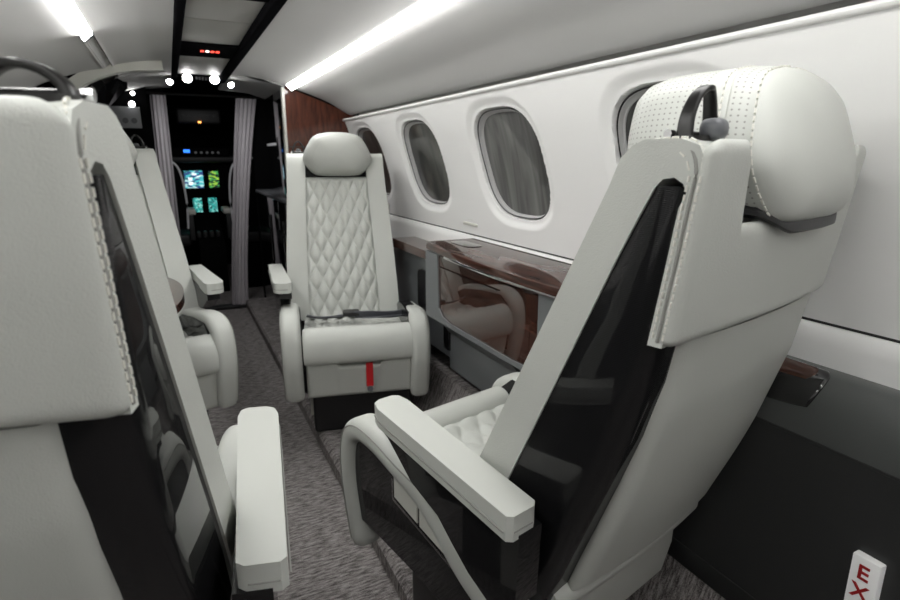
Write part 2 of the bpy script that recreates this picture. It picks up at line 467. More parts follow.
    # --- stitching along the shell seam
    for s_ in (-1, 1):
        piping_path = [(s_*.2216, yr(z)+.0105, z) for z in lin(.906, 1.085, 10)]+[(s_*.2205, -.385, 1.103), (s_*.2175, -.371, 1.1135), (s_*.217, -.345, 1.1145), (s_*.2165, -.318, 1.109)]
        bm = bmesh.new(); tube(bm, cr(piping_path, 4), .0021, 6)
        pipe = put('seam_piping', bm, M['seam'])
        for off in (-.0062, .0062):
            bm = bmesh.new()
            stitches(bm, [(s_*(.2234 if off < 0 else .2224), yr(z)+.0105+off, z) for z in lin(.910, 1.085, 10)])
            if off > 0: stitches(bm, cr([(s_*.2212, yr(1.085)+.018, 1.088), (s_*.2215, -.377, 1.1), (s_*.220, -.363, 1.1085), (s_*.220, -.342, 1.1085), (s_*.219, -.319, 1.101)], 8))
            else: stitches(bm, cr([(s_*.2215, yr(1.085)+.005, 1.088), (s_*.2190, -.391, 1.109), (s_*.213, -.375, 1.1192), (s_*.212, -.350, 1.1198), (s_*.212, -.324, 1.1168)], 8))
            st_ = put('stitching', bm, M['thread']); st_['kind'] = 'stuff'
    # --- headrest
    prof = [(0, 1.208), (.050, 1.205), (.098, 1.190), (.128, 1.150), (.147, 1.103), (.138, 1.068), (.106, 1.032), (.070, 1.023), (0, 1.021)]
    full = prof+[(-x, z) for x, z in prof[-2:0:-1]]
    ring = cr([(x, z, 0) for x, z in full], 5, True)
    HZ = 1.108
    def hy(y, k, z): return y+.20*(z-HZ)*k
    st = [(-.205, .02), (-.207, .25), (-.212, .48), (-.221, .68), (-.234, .83), (-.252, .93), (-.275, .985), (-.300, 1.0), (-.338, 1.0), (-.340, .991), (-.342, 1.0), (-.364, 1.0), (-.367, .982), (-.370, 1.0), (-.384, .985), (-.389, .965), (-.392, .968)]
    for q in (15, 30, 45, 58, 70, 80, 88.5): st.append((-.392-.044*math.sin(math.radians(q)), .968*math.cos(math.radians(q))**.8))
    rings = []
    for y, k in st: rings.append([(p.x*k, hy(y, k, p.y), HZ+(p.y-HZ)*k) for p in ring])
    arc = [0]
    for i in range(len(ring)): arc.append(arc[-1]+(ring[(i+1) % len(ring)]-ring[i]).length)
    bm = bmesh.new()
    def hm(i, j):
        y = st[i][0]
        return 1 if (-.338 < y <= -.252 and False) or (-.339 < y < -.22) or (-.388 < y <= -.369) else 0
    rad = [0]
    for (y0, k0), (y1, k1) in zip(st, st[1:]): rad.append(rad[-1]+math.hypot(y1-y0, (k1-k0)*.13))
    loft(bm, rings, mat=hm, uv=lambda i, j: (arc[j]/.0075, rad[i]/.0075))
    put('headrest', bm, [M['leather_soft'], M['perf']])
    for yy, k in ((-.361, 1.003), (-.397, .965)):
        bm = bmesh.new()
        stitches(bm, [(p.x*k, hy(yy, k, p.y), HZ+(p.y-HZ)*k) for p in ring])
        st_ = put('headrest_stitching', bm, M['thread']); st_['kind'] = 'stuff'
    # dark cradle under the headrest
    bm = bmesh.new()
    plan = [(.105, -.325), (.118, -.345), (.122, -.38), (.108, -.405), (.075, -.420), (.03, -.4255)]
    plan = plan+[(-x, y) for x, y in plan[::-1]]
    up = lambda x: .022*sstep(.06, .125, abs(x))
    loft(bm, [[(x*k, -.35+(y+.35)*k, z+up(x)) for x, y in cr2] for cr2 in [[(q.x, q.y) for q in cr([(x, y, 0) for x, y in plan], 4, True)]] for k, z in ((.96, 1.015), (1.03, 1.018), (1.03, 1.024), (.98, 1.030))])
    put('headrest_cradle', bm, M['black_plastic'])
    # --- coat hook on the inboard horn
    bm = bmesh.new(); hs = hook_scale
    prism(bm, [(x-.182, y-.340) for x, y in rr(.066, .032, .014, 5)], 'z', 1.115, 1.1225, .002, 2)
    hb = put('coat_hook', bm, M['black_metal'])
    bm = bmesh.new()
    pth = [(-0.210, -0.338, 1.120), (-0.207, -0.338, 1.120+.022*hs), (-0.199, -0.340, 1.120+.040*hs), (-0.190, -0.343, 1.120+.0485*hs), (-0.184, -0.345, 1.120+.050*hs), (-0.178, -0.343, 1.120+.0485*hs), (-0.169, -0.340, 1.120+.040*hs), (-0.161, -0.338, 1.120+.022*hs), (-0.158, -0.338, 1.120)]
    tube(bm, cr(pth, 5), .005, 8, sec=rr(.0075, .016, .003, 3), up=Vector((0, 1, 0)), rf=lambda t: .75+1.0*abs(t-.5)**1.5)
    put('hook_loop', bm, M['black_metal'], hb)
    if hook_scale == 1:
        bm = bmesh.new()
        box(bm, -.180, -.156, -.368, -.342, 1.118, 1.140, .009, 4)
        put('hook_latch', bm, M['grey_plastic'], hb)
    bm = bmesh.new(); tube(bm, [(-.155, -.33, 1.1245), (-.214, -.325, 1.1245)], .0035, 8)
    put('hook_pin', bm, M['black_metal'], hb)
    bm = bmesh.new(); tube(bm, [(-.212, -.325, 1.1245), (-.219, -.3245, 1.1245)], .005, 8)
    put('hook_cap', bm, M['chrome'], hb)
    # --- seat cushion (quilted well) + front roll + leg rest
    bm = bmesh.new()
    def cz(y): return lerp_tab([(-.08, .455), (.10, .452), (.24, .470), (.285, .492)], y)
    us = lin(-.212, .212, 84); vs = lin(-.06, .285, 70)
    G = []
    for x in us:
        col = []
        for y in vs:
            q = quilt(x, y, .062, .088, .010)*sstep(.285, .26, y)
            col.append(bm.verts.new((x, y, cz(y)+q-.006)))
        G.append(col)
    for i in range(len(us)-1):
        for j in range(len(vs)-1): bm.faces.new((G[i][j], G[i+1][j], G[i+1][j+1], G[i][j+1]))
    ext = bmesh.ops.extrude_face_region(bm, geom=list(bm.faces))
    for v in [g for g in ext['geom'] if isinstance(g, bmesh.types.BMVert)]: v.co.z = .36
    put('seat_cushion', bm, M['leather_soft'], sharp=75)
    bm = bmesh.new(); rings = []
    sec = cr([(.275, .40, 0), (.272, .47, 0), (.285, .498, 0), (.310, .510, 0), (.340, .502, 0), (.362, .475, 0), (.370, .435, 0), (.366, .398, 0), (.350, .383, 0), (.31, .38, 0)], 4, True)
    for x in cosp(-.212, .212, 30):
        e = edge_h(.212-abs(x), .018, 1); k = .90+.10*e
        rings.append([(x, .32+(p.x-.32)*k, .445+(p.y-.445)*k) for p in sec])
    loft(bm, rings)
    put('front_roll', bm, M['leather_soft'])
    bm = bmesh.new()
    def lt(x): return .386-.018*sstep(.095, .075, abs(x))
    def gpos(x, v):
        z = .238+(lt(x)-.238)*v
        return (x, .325-.03*(1-v)+.0, z), (0, 1, .15)
    sheet(bm, sorted(set([round(u, 4) for u in cosp(-.207, .207, 30)]+[s*u for s in (-1, 1) for u in lin(.07, .10, 8)])), cosp(0, 1, 20), gpos, None,
          lambda x, v: edge_h(min(.207-abs(x), v*.14, (1-v)*.14), .014, .024))
    box(bm, -.2, .2, .27, .322, .30, .40, .006)
    leg = put('leg_rest', bm, M['leather_soft'])
    bm = bmesh.new()
    box(bm, .020, .046, .344, .3475, .285, .377, .001, 1)
    strap = put('pull_strap', bm, M['red'], leg); tag(strap, 'red pull strap')
    bm = bmesh.new(); tube(bm, [(.033, .338, .276), (.033, .352, .276)], .011, 14)
    put('strap_button', bm, M['grey_plastic'], leg)
    # --- side bolsters of the cushion
    wing = [(.335, .245), (.356, .31), (.376, .40), (.376, .470), (.362, .524), (.335, .555), (.290, .574), (.22, .574), (.125, .557), (.03, .546), (-.03, .524), (-.075, .492), (-.13, .468), (-.22, .450)]
    for s in (-1, 1):
        bm = bmesh.new(); rings = []
        pth = cr([(y, z, 0) for y, z in (wing if s < 0 else wing[:-3])], 6)
        for i, p in enumerate(pth):
            a = pth[max(i-1, 0)]; b = pth[min(i+1, len(pth)-1)]
            t = (b-a).normalized(); nrm = Vector((t.y, -t.x, 0))
            if i == 0 or i == len(pth)-1: k = .72
            elif i == 1 or i == len(pth)-2: k = .93
            else: k = 1
            f = i/(len(pth)-1)
            hh = .052+.024*sstep(.14, -.04, p.x)
            rings.append([((s*.2525 if s < 0 else .238)+s*u*k, p.x+nrm.x*(v*k-hh/2), p.y+nrm.y*(v*k-hh/2)-.008-(.02 if s > 0 else 0)) for u, v in rr(.074, hh, .023, 6)])
        loft(bm, rings)
        w = put('side_bolster', bm, M['leather'])
        bm = bmesh.new()
        for off in (.0362,):
            pp = []
            for i, p in enumerate(pth[2:-3]):
                i += 2
                t = (pth[i+1]-pth[i-1]).normalized(); nrm = Vector((t.y, -t.x, 0))
                pp.append((s*(.2525+off) if s < 0 else .238+off, p.x-nrm.x*.012, p.y-nrm.y*.012-.008-(.02 if s > 0 else 0)))
            tube(bm, pp, .0016, 5)
        put('bolster_seam', bm, M['seam'], w)
        # carbon cheek inside the bolster
        bm = bmesh.new()
        ck = [(.328, .31), (.34, .42), (.325, .50), (.28, .54), (.15, .535), (.03, .52), (-.06, .475), (-.22, .42), (-.235, .33), (-.12, .305), (.10, .315), (.27, .315)]
        if s > 0: ck = [(max(y, -.06), z) for y, z in ck[:7]]+[(-.06, .32), (.10, .315), (.27, .315)]
        prism(bm, ck, 'x', min(s*.21, s*.270) if s < 0 else .20, max(s*.21, s*.270) if s < 0 else .250, .006, 2)
        ch = put('side_panel', bm, M['carbon'])
        if s < 0:
            bm = bmesh.new()
            prism(bm, [(.160, .444), (.160, .490), (-.035, .470), (-.035, .412)], 'x', -.2745, -.266, .002, 1)
            h = put('recline_handle', bm, M['black_gloss'], ch)
            bm = bmesh.new(); prism(bm, [(.150, .456), (.150, .500), (.07, .50), (.07, .442)], 'x', -.2775, -.270, .002, 1)
            prism(bm, [(.062, .440), (.062, .50), (-.024, .48), (-.024, .428)], 'x', -.2775, -.270, .002, 1)
            q = put('handle_plate', bm, M['cream'], ch)
            bm = bmesh.new(); tube(bm, [(.159, .490, 0), (.159, .446, 0), (-.034, .414, 0)], .003, 6)
            for v in bm.verts: v.co = Vector((-.276, v.co.x, v.co.y))
            put('handle_trim', bm, M['chrome'], ch)
    # --- inboard armrest
    bm = bmesh.new()
    ap = [(-.252, -.228), (-.290, -.228), (-.298, -.220), (-.300, .20), (-.294, .228), (-.280, .238), (-.250, .238), (-.238, .228), (-.233, .20), (-.243, -.220)]
    prism(bm, ap, 'z', .583, .621, .010, 4)
    put('armrest', bm, M['leather_soft'])
    bm = bmesh.new(); tube(bm, [(-.3005, -.218, .597), (-.3012, .196, .597), (-.2955, .226, .597), (-.280, .2385, .597), (-.25, .2385, .597)], .0013, 5)
    tube(bm, [(-.289, -.2285, .597), (-.254, -.2285, .597)], .0013, 5)
    put('armrest_seam', bm, M['seam'])
    bm = bmesh.new()
    pn = [(.222, .588), (.226, .560), (.20, .556), (.10, .540), (0, .525), (-.05, .500), (-.10, .478), (-.16, .464), (-.20, .470), (-.225, .50), (-.230, .588)]
    prism(bm, pn, 'x', -.280, -.236, .008, 3)
    put('armrest_panel', bm, M['carbon'])
    if belt:
        bm = bmesh.new()
        def bp(xs, yo):
            return [(x, yo+.02*math.sin(x*9), .482+.012*math.sin(x*14+1)+.02*(abs(x)/.2)**3) for x in xs]
        tube(bm, cr(bp(lin(-.20, .03, 8), .085), 3), .01, sec=rr(.004, .036, .001, 1), up=Vector((0, 1, .5)))
        tube(bm, cr(bp(lin(.00, .215, 8), .10), 3), .01, sec=rr(.004, .036, .001, 1), up=Vector((0, .5, 1)))
        tube(bm, cr([(x, .125+.01*math.sin(x*20), .487) for x in lin(.03, .2, 6)], 3), .01, sec=rr(.003, .032, .001, 1), up=Vector((0, 1, .2)))
        b = put('seat_belt', bm, M['belt'])
        bm = bmesh.new(); box(bm, -.045, .02, .06, .108, .487, .507, .005, 3)
        put('buckle', bm, M['black_metal'], b)
    return root

seat_nr = build_seat('large white leather seat at right seen from behind, with big headrest and coat hook loop', 1, (.435, .84), -13.6)
seat_nl = build_seat('white leather seat cut by the left picture edge, seen close from behind', -1, (-.414, .872), 14.8, hook_scale=.42, lift=.017, tuck=.03)
seat_fr = build_seat('white leather seat beyond the aisle facing the camera, quilted back and red strap below', -1, (.437, 2.2), 193, belt=True, taper=.09)
seat_fl = build_seat('white leather seat facing aft, mostly hidden behind the left foreground seat', 1, (-.408, 2.22), 165, lift=.017, taper=.09, tuck=.02)

# ------------------------------------------------------------------ cabin shell
def struct(name, bm, m, parent=None, **k):
    o = finish(name, bm, m, parent, **k)
    if parent is None: o['kind'] = 'structure'
    return o

Y0, Y1 = -2.4, 3.08
bm = bmesh.new(); box(bm, -.94, .94, Y0, 6.4, -.05, 0); struct('floor', bm, M['carpet'], smooth=False)
bm = bmesh.new()
prism(bm, [(.215, 0), (.215, .045), (.228, .06), (.66, .06), (.66, 0)], 'y', Y0, 4.38, .004, 2)
struct('floor_right', bm, M['carpet'])
bm = bmesh.new()
prism(bm, [(-.215, 0), (-.215, .062), (-.228, .077), (-.66, .077), (-.66, 0)], 'y', Y0, 2.9, .004, 2)
struct('floor_left', bm, M['carpet'])

WIN_Y = [.862, 1.522, 2.182, 2.842]; WZ = 1.08; WA, WB = .178, .164
def wall_x(z):   # inner face of the sidewall panel
    return lerp_tab([(.80, .790), (.826, .788), (.95, .770), (1.05, .748), (1.15, .722), (1.25, .690), (1.296, .672), (1.36, .64)], z)
WS = .13
def se(y, z, cy, a, b, n=3.0):
    y -= WS*(z-WZ)
    return (abs((y-cy)/a)**n+abs((z-WZ)/b)**n)**(1/n)
def rec(y, z):
    d = 0
    for cy in WIN_Y:
        r = se(y, z, cy, WA, WB)
        d = max(d, .010*sstep(1.22, 1.06, r)+.062*sstep(1.03, .985, r))
    return d
def sidewall(s, name, wins):
    bm = bmesh.new()
    ys = lin(Y0, .5, 20)[:-1]+lin(.5, 3.04, 620)+[3.06, Y1]
    zs = lin(.826, 1.296, 150)
    rows = [[bm.verts.new((s*(wall_x(z)+(rec(y, z) if wins else 0)), y, z)) for z in zs] for y in ys]
    for i in range(len(ys)-1):
        for j in range(len(zs)-1): bm.faces.new((rows[i][j], rows[i+1][j], rows[i+1][j+1], rows[i][j+1]))
    # lips top and bottom so that the panel reads as a thick sheet
    for k, dx, dz in ((-1, .012, .004), (0, .012, 0)):
        e = [bm.verts.new((s*(wall_x(zs[k])+dx*2), y, zs[k]+dz)) for y in ys]
        for i in range(len(ys)-1): bm.faces.new((rows[i][k], rows[i+1][k], e[i+1], e[i]))
    lipc = wall_x(1.296)
    loft(bm, [[(s*(lipc+.004+.010*math.cos(a)-.004), y, 1.297+.007*math.sin(a)) for a in lin(0, 2*PI, 12)[:-1]] for y in (Y0, Y1)])
    return struct(name, bm, M['wall_white'])
sidewall(1, 'wall_right', True); sidewall(-1, 'wall_left', False)

for i, cy in enumerate(WIN_Y):
    w = empty(f'window_{i+1}', (0, cy, WZ)); w['kind'] = 'structure'
    def ringpt(k, dx, n=64):
        out = []
        for j in range(n):
            a = 2*PI*j/n; c, s_ = math.cos(a), math.sin(a)
            y = math.copysign(abs(c)**(2/3), c)*WA*k; z = math.copysign(abs(s_)**(2/3), s_)*WB*k
            out.append((wall_x(WZ+z)+dx, y+WS*z, z))
        return out
    bm = bmesh.new()
    loft(bm, [ringpt(1.012, .032), ringpt(1.003, .019), ringpt(.994, .0175), ringpt(.987, .0195), ringpt(.99, .03)], False, False)
    finish('window_gasket', bm, M['black_plastic'], w)
    bm = bmesh.new()
    loft(bm, [ringpt(.992, .0205), ringpt(.980, .0215), ringpt(.968, .032), ringpt(.95, .034), ringpt(.95, .060)], False, False)
    finish('window_frame', bm, M['window_grey'], w)
    bm = bmesh.new(); loft(bm, [ringpt(.96, .037), ringpt(.90, .037), ringpt(.5, .037), ringpt(.02, .037)], False, True)
    finish('window_pane', bm, M['glass_streak' if i in (1,) else 'glass_dark'], w)

# white strip between wall panel and ledge, headliner, ceilings
for s, nm in ((1, 'right'), (-1, 'left')):
    bm = bmesh.new()
    for pts in ([(.80, .821), (.786, .819), (.779, .811), (.776, .79), (.776, .70), (.82, .70), (.82, .821)],):
        prism(bm, [(s*x, z) for x, z in pts], 'y', Y0, Y1 if s > 0 else 2.75, .003, 1)
    tr_ = struct('trim_1' if s > 0 else 'trim_2', bm, M['wall_white'])
    bm = bmesh.new(); box(bm, min(s*.793, s*.81), max(s*.793, s*.81), Y0, Y1 if s > 0 else 2.75, .80, .84); finish('painted_shadow_gap', bm, M['cab_dark'], tr_, smooth=False)  # charcoal backing paints the shadow line under the wall panel
    bm = bmesh.new()
    lo = .012 if s < 0 else 0
    hp = cr([(.722, 1.332, 0), (.714, 1.324, 0), (.695, 1.328, 0), (.66, 1.346, 0), (.60, 1.380, 0), (.53, 1.407, 0), (.46, 1.430, 0), (.398-lo, 1.446, 0)], 5)
    hp = [(p.x, p.y) for p in hp]
    hb = [(x, z+.012) for x, z in hp[::-1]]
    yend = Y1 if s > 0 else 2.75
    rings = [[(s*x, y, z) for x, z in hp+hb] for y in (Y0, 0, 1, 2, yend)]
    loft(bm, rings)
    loft(bm, [[(s*x, y, z) for x, z in ((.70, 1.285), (.77, 1.285), (.77, 1.38), (.70, 1.38), (.70, 1.37), (.755, 1.37), (.755, 1.295), (.70, 1.295))] for y in (Y0, yend)])
    struct('ceiling_cove_'+nm, bm, M['headliner'])
    bm = bmesh.new()
    cp = [(p.x, p.y) for p in cr([(.371-lo, 1.454, 0), (.34, 1.464, 0), (.27, 1.478, 0), (.20, 1.487, 0), (.11 if s > 0 else .142, 1.490, 0)], 5)]
    cb = [(x, z+.012) for x, z in cp[::-1]]
    yend = 3.08
    loft(bm, [[(s*x, y, z) for x, z in cp+cb] for y in (Y0, 0, 2, yend)])
    loft(bm, [[(s*x, y, z) for x, z in [(.372, 1.449), (.27, 1.478), (.11 if s > 0 else .142, 1.49), (.11 if s > 0 else .142, 1.502), (.372, 1.462)]] for y in (yend, 3.75)])
    struct('ceiling_'+nm, bm, M['headliner'])
    # LED strip
    bm = bmesh.new()
    ya, yb = (Y0 if s > 0 else -.6), (3.03 if s > 0 else 2.05)
    loft(bm, [[(s*.394+lo, y, 1.428), (s*.371+lo, y, 1.449), (s*.373+lo, y, 1.462), (s*.399+lo, y, 1.446)] for y in (ya, yb)])
    o = finish('light_strip', bm, M['led'], None, smooth=False)
    tag(o, 'long bright light strip along the right ceiling edge' if s > 0 else 'shorter bright light strip on the left ceiling, ending in a dark cap', 'light strip')
    bm = bmesh.new()
    if s < 0:
        loft(bm, [[(s*.400+lo, y, 1.430), (s*.369+lo, y, 1.454), (s*.377+lo, y, 1.463), (s*.404+lo, y, 1.441)] for y in (2.05, 2.10)])
        e = finish('end_cap', bm, M['grey_plastic'], o, smooth=False)
        bm = bmesh.new()
        loft(bm, [[(s*.405+lo, y, 1.442), (s*.378+lo, y, 1.463), (s*.384+lo, y, 1.472), (s*.409+lo, y, 1.451)] for y in (2.10, 2.75)])
        struct('trim_3', bm, M['headliner'], smooth=False)
    else:
        loft(bm, [[(s*.400+lo, y, 1.430), (s*.369+lo, y, 1.454), (s*.377+lo, y, 1.463), (s*.404+lo, y, 1.441)] for y in (3.03, 3.05)])
        finish('end_cap', bm, M['silver'], o, smooth=False)

# ceiling valance
bm = bmesh.new(); box(bm, -.16, .16, Y0, 3.32, 1.515, 1.53); struct('ceiling', bm, M['ceil_panel'], smooth=False)
val = empty('ceiling_valance', (0, 0, 1.5)); tag(val, 'black framed centre ceiling valance with grey panels', 'ceiling valance')
for xa, xb in ((-.143, -.116), (.077, .111)):
    bm = bmesh.new(); box(bm, xa, xb, Y0, 3.32, -.022, .018, .006); finish('side_rail', bm, M['black_matte'], val)
pys = [-.6, .2, 1.0, 1.66, 1.70, 1.98, 2.40, 2.52, 3.26]
for a, b, m in ((-.6, .2, 'p'), (.2, 1.0, 'p'), (1.0, 1.56, 'p'), (1.56, 1.65, 'b'), (1.65, 1.96, 'p'), (1.96, 2.34, 'p'), (2.34, 2.60, 'b'), (2.60, 3.22, 'p'), (3.22, 3.32, 'b')):
    bm = bmesh.new(); box(bm, -.117, .078, a+.005, b-.005, .0 if m == 'p' else -.010, .014, .003, 2)
    finish('panel' if m == 'p' else 'cross_bar', bm, M['ceil_panel'] if m == 'p' else M['black_matte'], val)
sg = empty('cabin_sign', (-.012, 2.44, 1.4895)); tag(sg, 'row of small red and white lit symbols on the black ceiling cross bar', 'lit sign')
for k, x in enumerate((-.030, -.012, .006, .024)):
    bm = bmesh.new(); box(bm, x-.006, x+.006, -.012, .012, -.003, 0); finish('lit_symbol', bm, M['red_ind' if k % 3 == 0 or k == 2 else 'white_ind'], sg, smooth=False)

def downlight(loc, tilt, label, ang, k=1.):
    r = empty('ceiling_spotlight', loc); r.rotation_euler = tilt
    r.scale = (k, k, k)
    tag(r, label, 'spotlight', 'front ceiling spotlights')
    bm = bmesh.new(); tube(bm, [(0, 0, -.004), (0, 0, .008)], .026, 20); finish('bezel', bm, M['black_metal'], r)
    bm = bmesh.new(); tube(bm, [(0, 0, -.006), (0, 0, -.001)], .021, 20); finish('lens', bm, M['lamp'], r)
downlight((-.073, 3.20, 1.482), (-1.05, 0, 0), 'round bright spotlight, inner left of four at the far ceiling end', 0)
downlight((.052, 3.20, 1.482), (-1.05, 0, 0), 'round bright spotlight, inner right of four at the far ceiling end', 0)
downlight((-.152, 3.22, 1.462), (-.9, .35, 0), 'tilted spotlight, outermost left of four at the far ceiling end', 0, .7)
downlight((.128, 3.22, 1.462), (-.9, -.35, 0), 'tilted spotlight, outermost right of four at the far ceiling end', 0, .7)
bm = bmesh.new()
for k in range(5): box(bm, -.034+.014*k, -.026+.014*k, 3.205, 3.212, 1.476, 1.490)
o = finish('air_vent', bm, M['grey_plastic'], smooth=False); tag(o, 'small slotted vent between the two round ceiling spotlights', 'vent')
bm = bmesh.new(); box(bm, -.245, -.195, 3.0, 3.08, 1.474, 1.484, .003)
o = finish('ceiling_vent', bm, M['cream']); o.rotation_euler = (0, 0, 0); tag(o, 'small square fitting on the left ceiling near the curtain', 'ceiling fitting')

# ------------------------------------------------------------------ right side ledges
bm = bmesh.new()
LP = [(.79, .750), (.752, .756), (.728, .752), (.708, .735), (.696, .705), (.690, .66)]
LPS = [(q.x, q.y) for q in cr([(x, z, 0) for x, z in LP], 5)]
lp = LPS+[(.69, .265), (.79, .265)]
prism(bm, lp, 'y', Y0, .98)
o = finish('side_ledge', bm, M['ledge_grey']); tag(o, 'dark grey rounded side ledge along the wall behind the right foreground seat', 'side ledge')
bm = bmesh.new(); box(bm, .6875, .6905, Y0, .98, .652, .656)
finish('ledge_seam', bm, M['cab_dark'], o, smooth=False)
bm = bmesh.new(); box(bm, .6885, .692, Y0, .98, .31, .651); finish('shaded_lower_panel', bm, M['cab_dark'], o, smooth=False)  # lower ledge face; darker colour paints the shade below the shoulder
bm = bmesh.new(); box(bm, .687, .692, Y0, .98, .262, .31, .002)
finish('kick_panel', bm, M['cab_dark'], o)
for s_ in (1, -1):
    bm = bmesh.new(); prism(bm, [(s_*x, z) for x, z in ((.695, .27), (.62, .06), (.80, .06), (.80, .27))], 'y', Y0, 3.06 if s_ > 0 else 2.74)
    struct('wall_carpet_right' if s_ > 0 else 'wall_carpet_left', bm, M['carpet'], smooth=False)
# cup tray draped over the rounded ledge edge
tr = empty('cup_tray', (.71, .58, .745)); tag(tr, 'glossy black recessed tray with wood base let into the dark side ledge', 'tray')
def drape(y0, y1, t0, t1, off, th, r):
    P = cr([(x, z, 0) for x, z in [(.742, .757)]+LP[2:]], 6); n = len(P)-1
    us = cosp(y0, y1, 20); vs = cosp(t0, t1, 20)
    b = bmesh.new()
    def pos(y, t):
        u = 2*(y-y0)/(y1-y0)-1; v = 2*(t-t0)/(t1-t0)-1
        y = y0+(y1-y0)*(u*math.sqrt(1-.22*v*v)+1)/2; t = t0+(t1-t0)*(v*math.sqrt(1-.22*u*u)+1)/2
        k = t*n; i = min(int(k), n-1); q = P[i].lerp(P[i+1], k-i); d = (P[i+1]-P[i]).normalized()
        nn = Vector((d.y, -d.x)) if d.y*1 < 0 else Vector((-d.y, d.x)); nn = Vector((-abs(nn.x), abs(nn.y)))
        return (q.x+nn.x*off-.71, y-.58, q.y+nn.y*off-.745), (nn.x, 0, nn.y)
    L = .085
    sheet(b, us, vs, pos, None, lambda y, t: edge_h(min(y-y0, y1-y, (t-t0)*L, (t1-t)*L), r, th))
    return b
finish('tray_rim', drape(.492, .68, .0, .80, .001, .004, .012), M['black_gloss'], tr)
finish('tray_base', drape(.512, .66, .08, .45, .0045, .0016, .006), M['wood'], tr)

# exit placard
ex = empty('exit_placard', (.69, .370, .360)); tag(ex, 'white upright placard with stacked red EXIT letters on the dark side wall', 'exit sign')
bm = bmesh.new(); box(bm, -.016, 0, -.020, .020, 0, .158, .003, 2); finish('housing', bm, M['sign_white'], ex)
for k, ch in enumerate('EXIT'):
    cu = bpy.data.curves.new('letter', 'FONT'); cu.body = ch; cu.size = .034; cu.align_x = 'CENTER'; cu.extrude = .0006; cu.offset = .0006
    t = bpy.data.objects.new('letter', cu); COL.objects.link(t)
    bpy.context.view_layer.update()
    me = bpy.data.meshes.new_from_object(t); bpy.data.objects.remove(t)
    l = bpy.data.objects.new('letter', me); COL.objects.link(l); me.materials.append(M['sign_red'])
    l.parent = ex; l.rotation_euler = (PI/2, 0, -PI/2); l.location = (-.0165, .001, .122-.033*k)

# wood cabinet between the right seats
cb = empty('side_cabinet', (.66, 1.42, .06)); tag(cb, 'grey side cabinet with glossy dark walnut front between the two right seats', 'cabinet')
def cab(name, bm, m, **k): return finish(name, bm, m, cb, loc=(-.66, -1.42, -.06), **k)
bm = bmesh.new(); box(bm, .592, .775, 1.0, 1.79, .56, .775, .012); box(bm, .672, .775, 1.0, 1.79, .33, .57, .006); cab('body', bm, M['cab_grey'])
bm = bmesh.new()
prism(bm, [(1.02, .785), (1.10, .785), (1.10, .575), (1.22, .568), (1.60, .568), (1.655, .577), (1.685, .60), (1.692, .785), (1.79, .785), (1.79, .552), (1.02, .556)], 'x', .578, .592, .004, 2)
cab('frame', bm, M['cab_grey'])
bm = bmesh.new(); box(bm, .583, .591, 1.095, 1.695, .56, .783, .002, 1); cab('front_panel', bm, M['wood_mirror'])
bm = bmesh.new(); box(bm, .577, .5795, 1.30, 1.688, .742, .745); cab('panel_line', bm, M['black_gloss'], smooth=False)
bm = bmesh.new(); prism(bm, [(.585, .556), (.60, .556), (.672, .47), (.672, .545), (.66, .55), (.66, .56), (.585, .56)], 'y', 1.30, 1.78, .002, 1); cab('underside', bm, M['cab_grey'])
bm = bmesh.new(); box(bm, .664, .674, 1.78, 1.83, .40, .50, .004, 2); cab('black_clip', bm, M['black_gloss'])
# wood top with rounded bull nose
bm = bmesh.new()
def topx(y): return .557+.022*((y-1.30)/.45)**2
rings = []
for y in lin(1.0, 1.80, 24):
    x = topx(y); rings.append([(x+.012, y, .785), (x+.002, y, .790), (x, y, .800), (x+.004, y, .810), (x+.014, y, .815), (.774, y, .815), (.774, y, .785)])
loft(bm, rings); cab('wood_top', bm, M['wood'])
bm = bmesh.new(); tube(bm, [(topx(y)+.004, y, .787) for y in lin(1.01, 1.62, 16)], .005, 8); cab('edge_trim', bm, M['chrome'])
bm = bmesh.new(); prism(bm, [(x+.68, y+1.68) for x, y in rr(.06, .15, .025, 5)], 'z', .814, .8175, .001, 1); cab('inlay', bm, M['black_gloss'])
# forward ledge beside the aft-facing seat
fl = empty('forward_ledge', (.67, 2.3, .06)); tag(fl, 'grey side ledge with walnut cap and black recess beside the aft-facing quilted seat', 'side ledge')
def fled(name, bm, m, **k): return finish(name, bm, m, fl, loc=(-.67, -2.3, -.06), **k)
bm = bmesh.new(); prism(bm, [(1.80, .34), (1.80, .70), (3.06, .70), (3.06, .34), (2.9, .34)], 'x', .712, .775, .01, 2); fled('body', bm, M['cab_grey'])
bm = bmesh.new(); prism(bm, [(1.80, .715), (1.80, .745), (2.36, .753), (2.36, .715)], 'x', .665, .775, .012, 3); fled('wood_cap', bm, M['wood'])
bm = bmesh.new(); prism(bm, [(y+2.05, z+.56) for y, z in rr(.24, .17, .03, 5)], 'x', .704, .713, .002, 1); fled('recess', bm, M['black_plastic'])
# vent and switch on wall
bm = bmesh.new(); box(bm, -.002, .004, -.055, .055, -.006, .006, .003, 2)
box(bm, -.001, .003, -.022, .022, .016, .019, .001, 1)
o = finish('wall_vent', bm, M['cream'], loc=(.781, 1.84, .862)); tag(o, 'small pale slot vent low on the wall panel between the windows', 'vent')

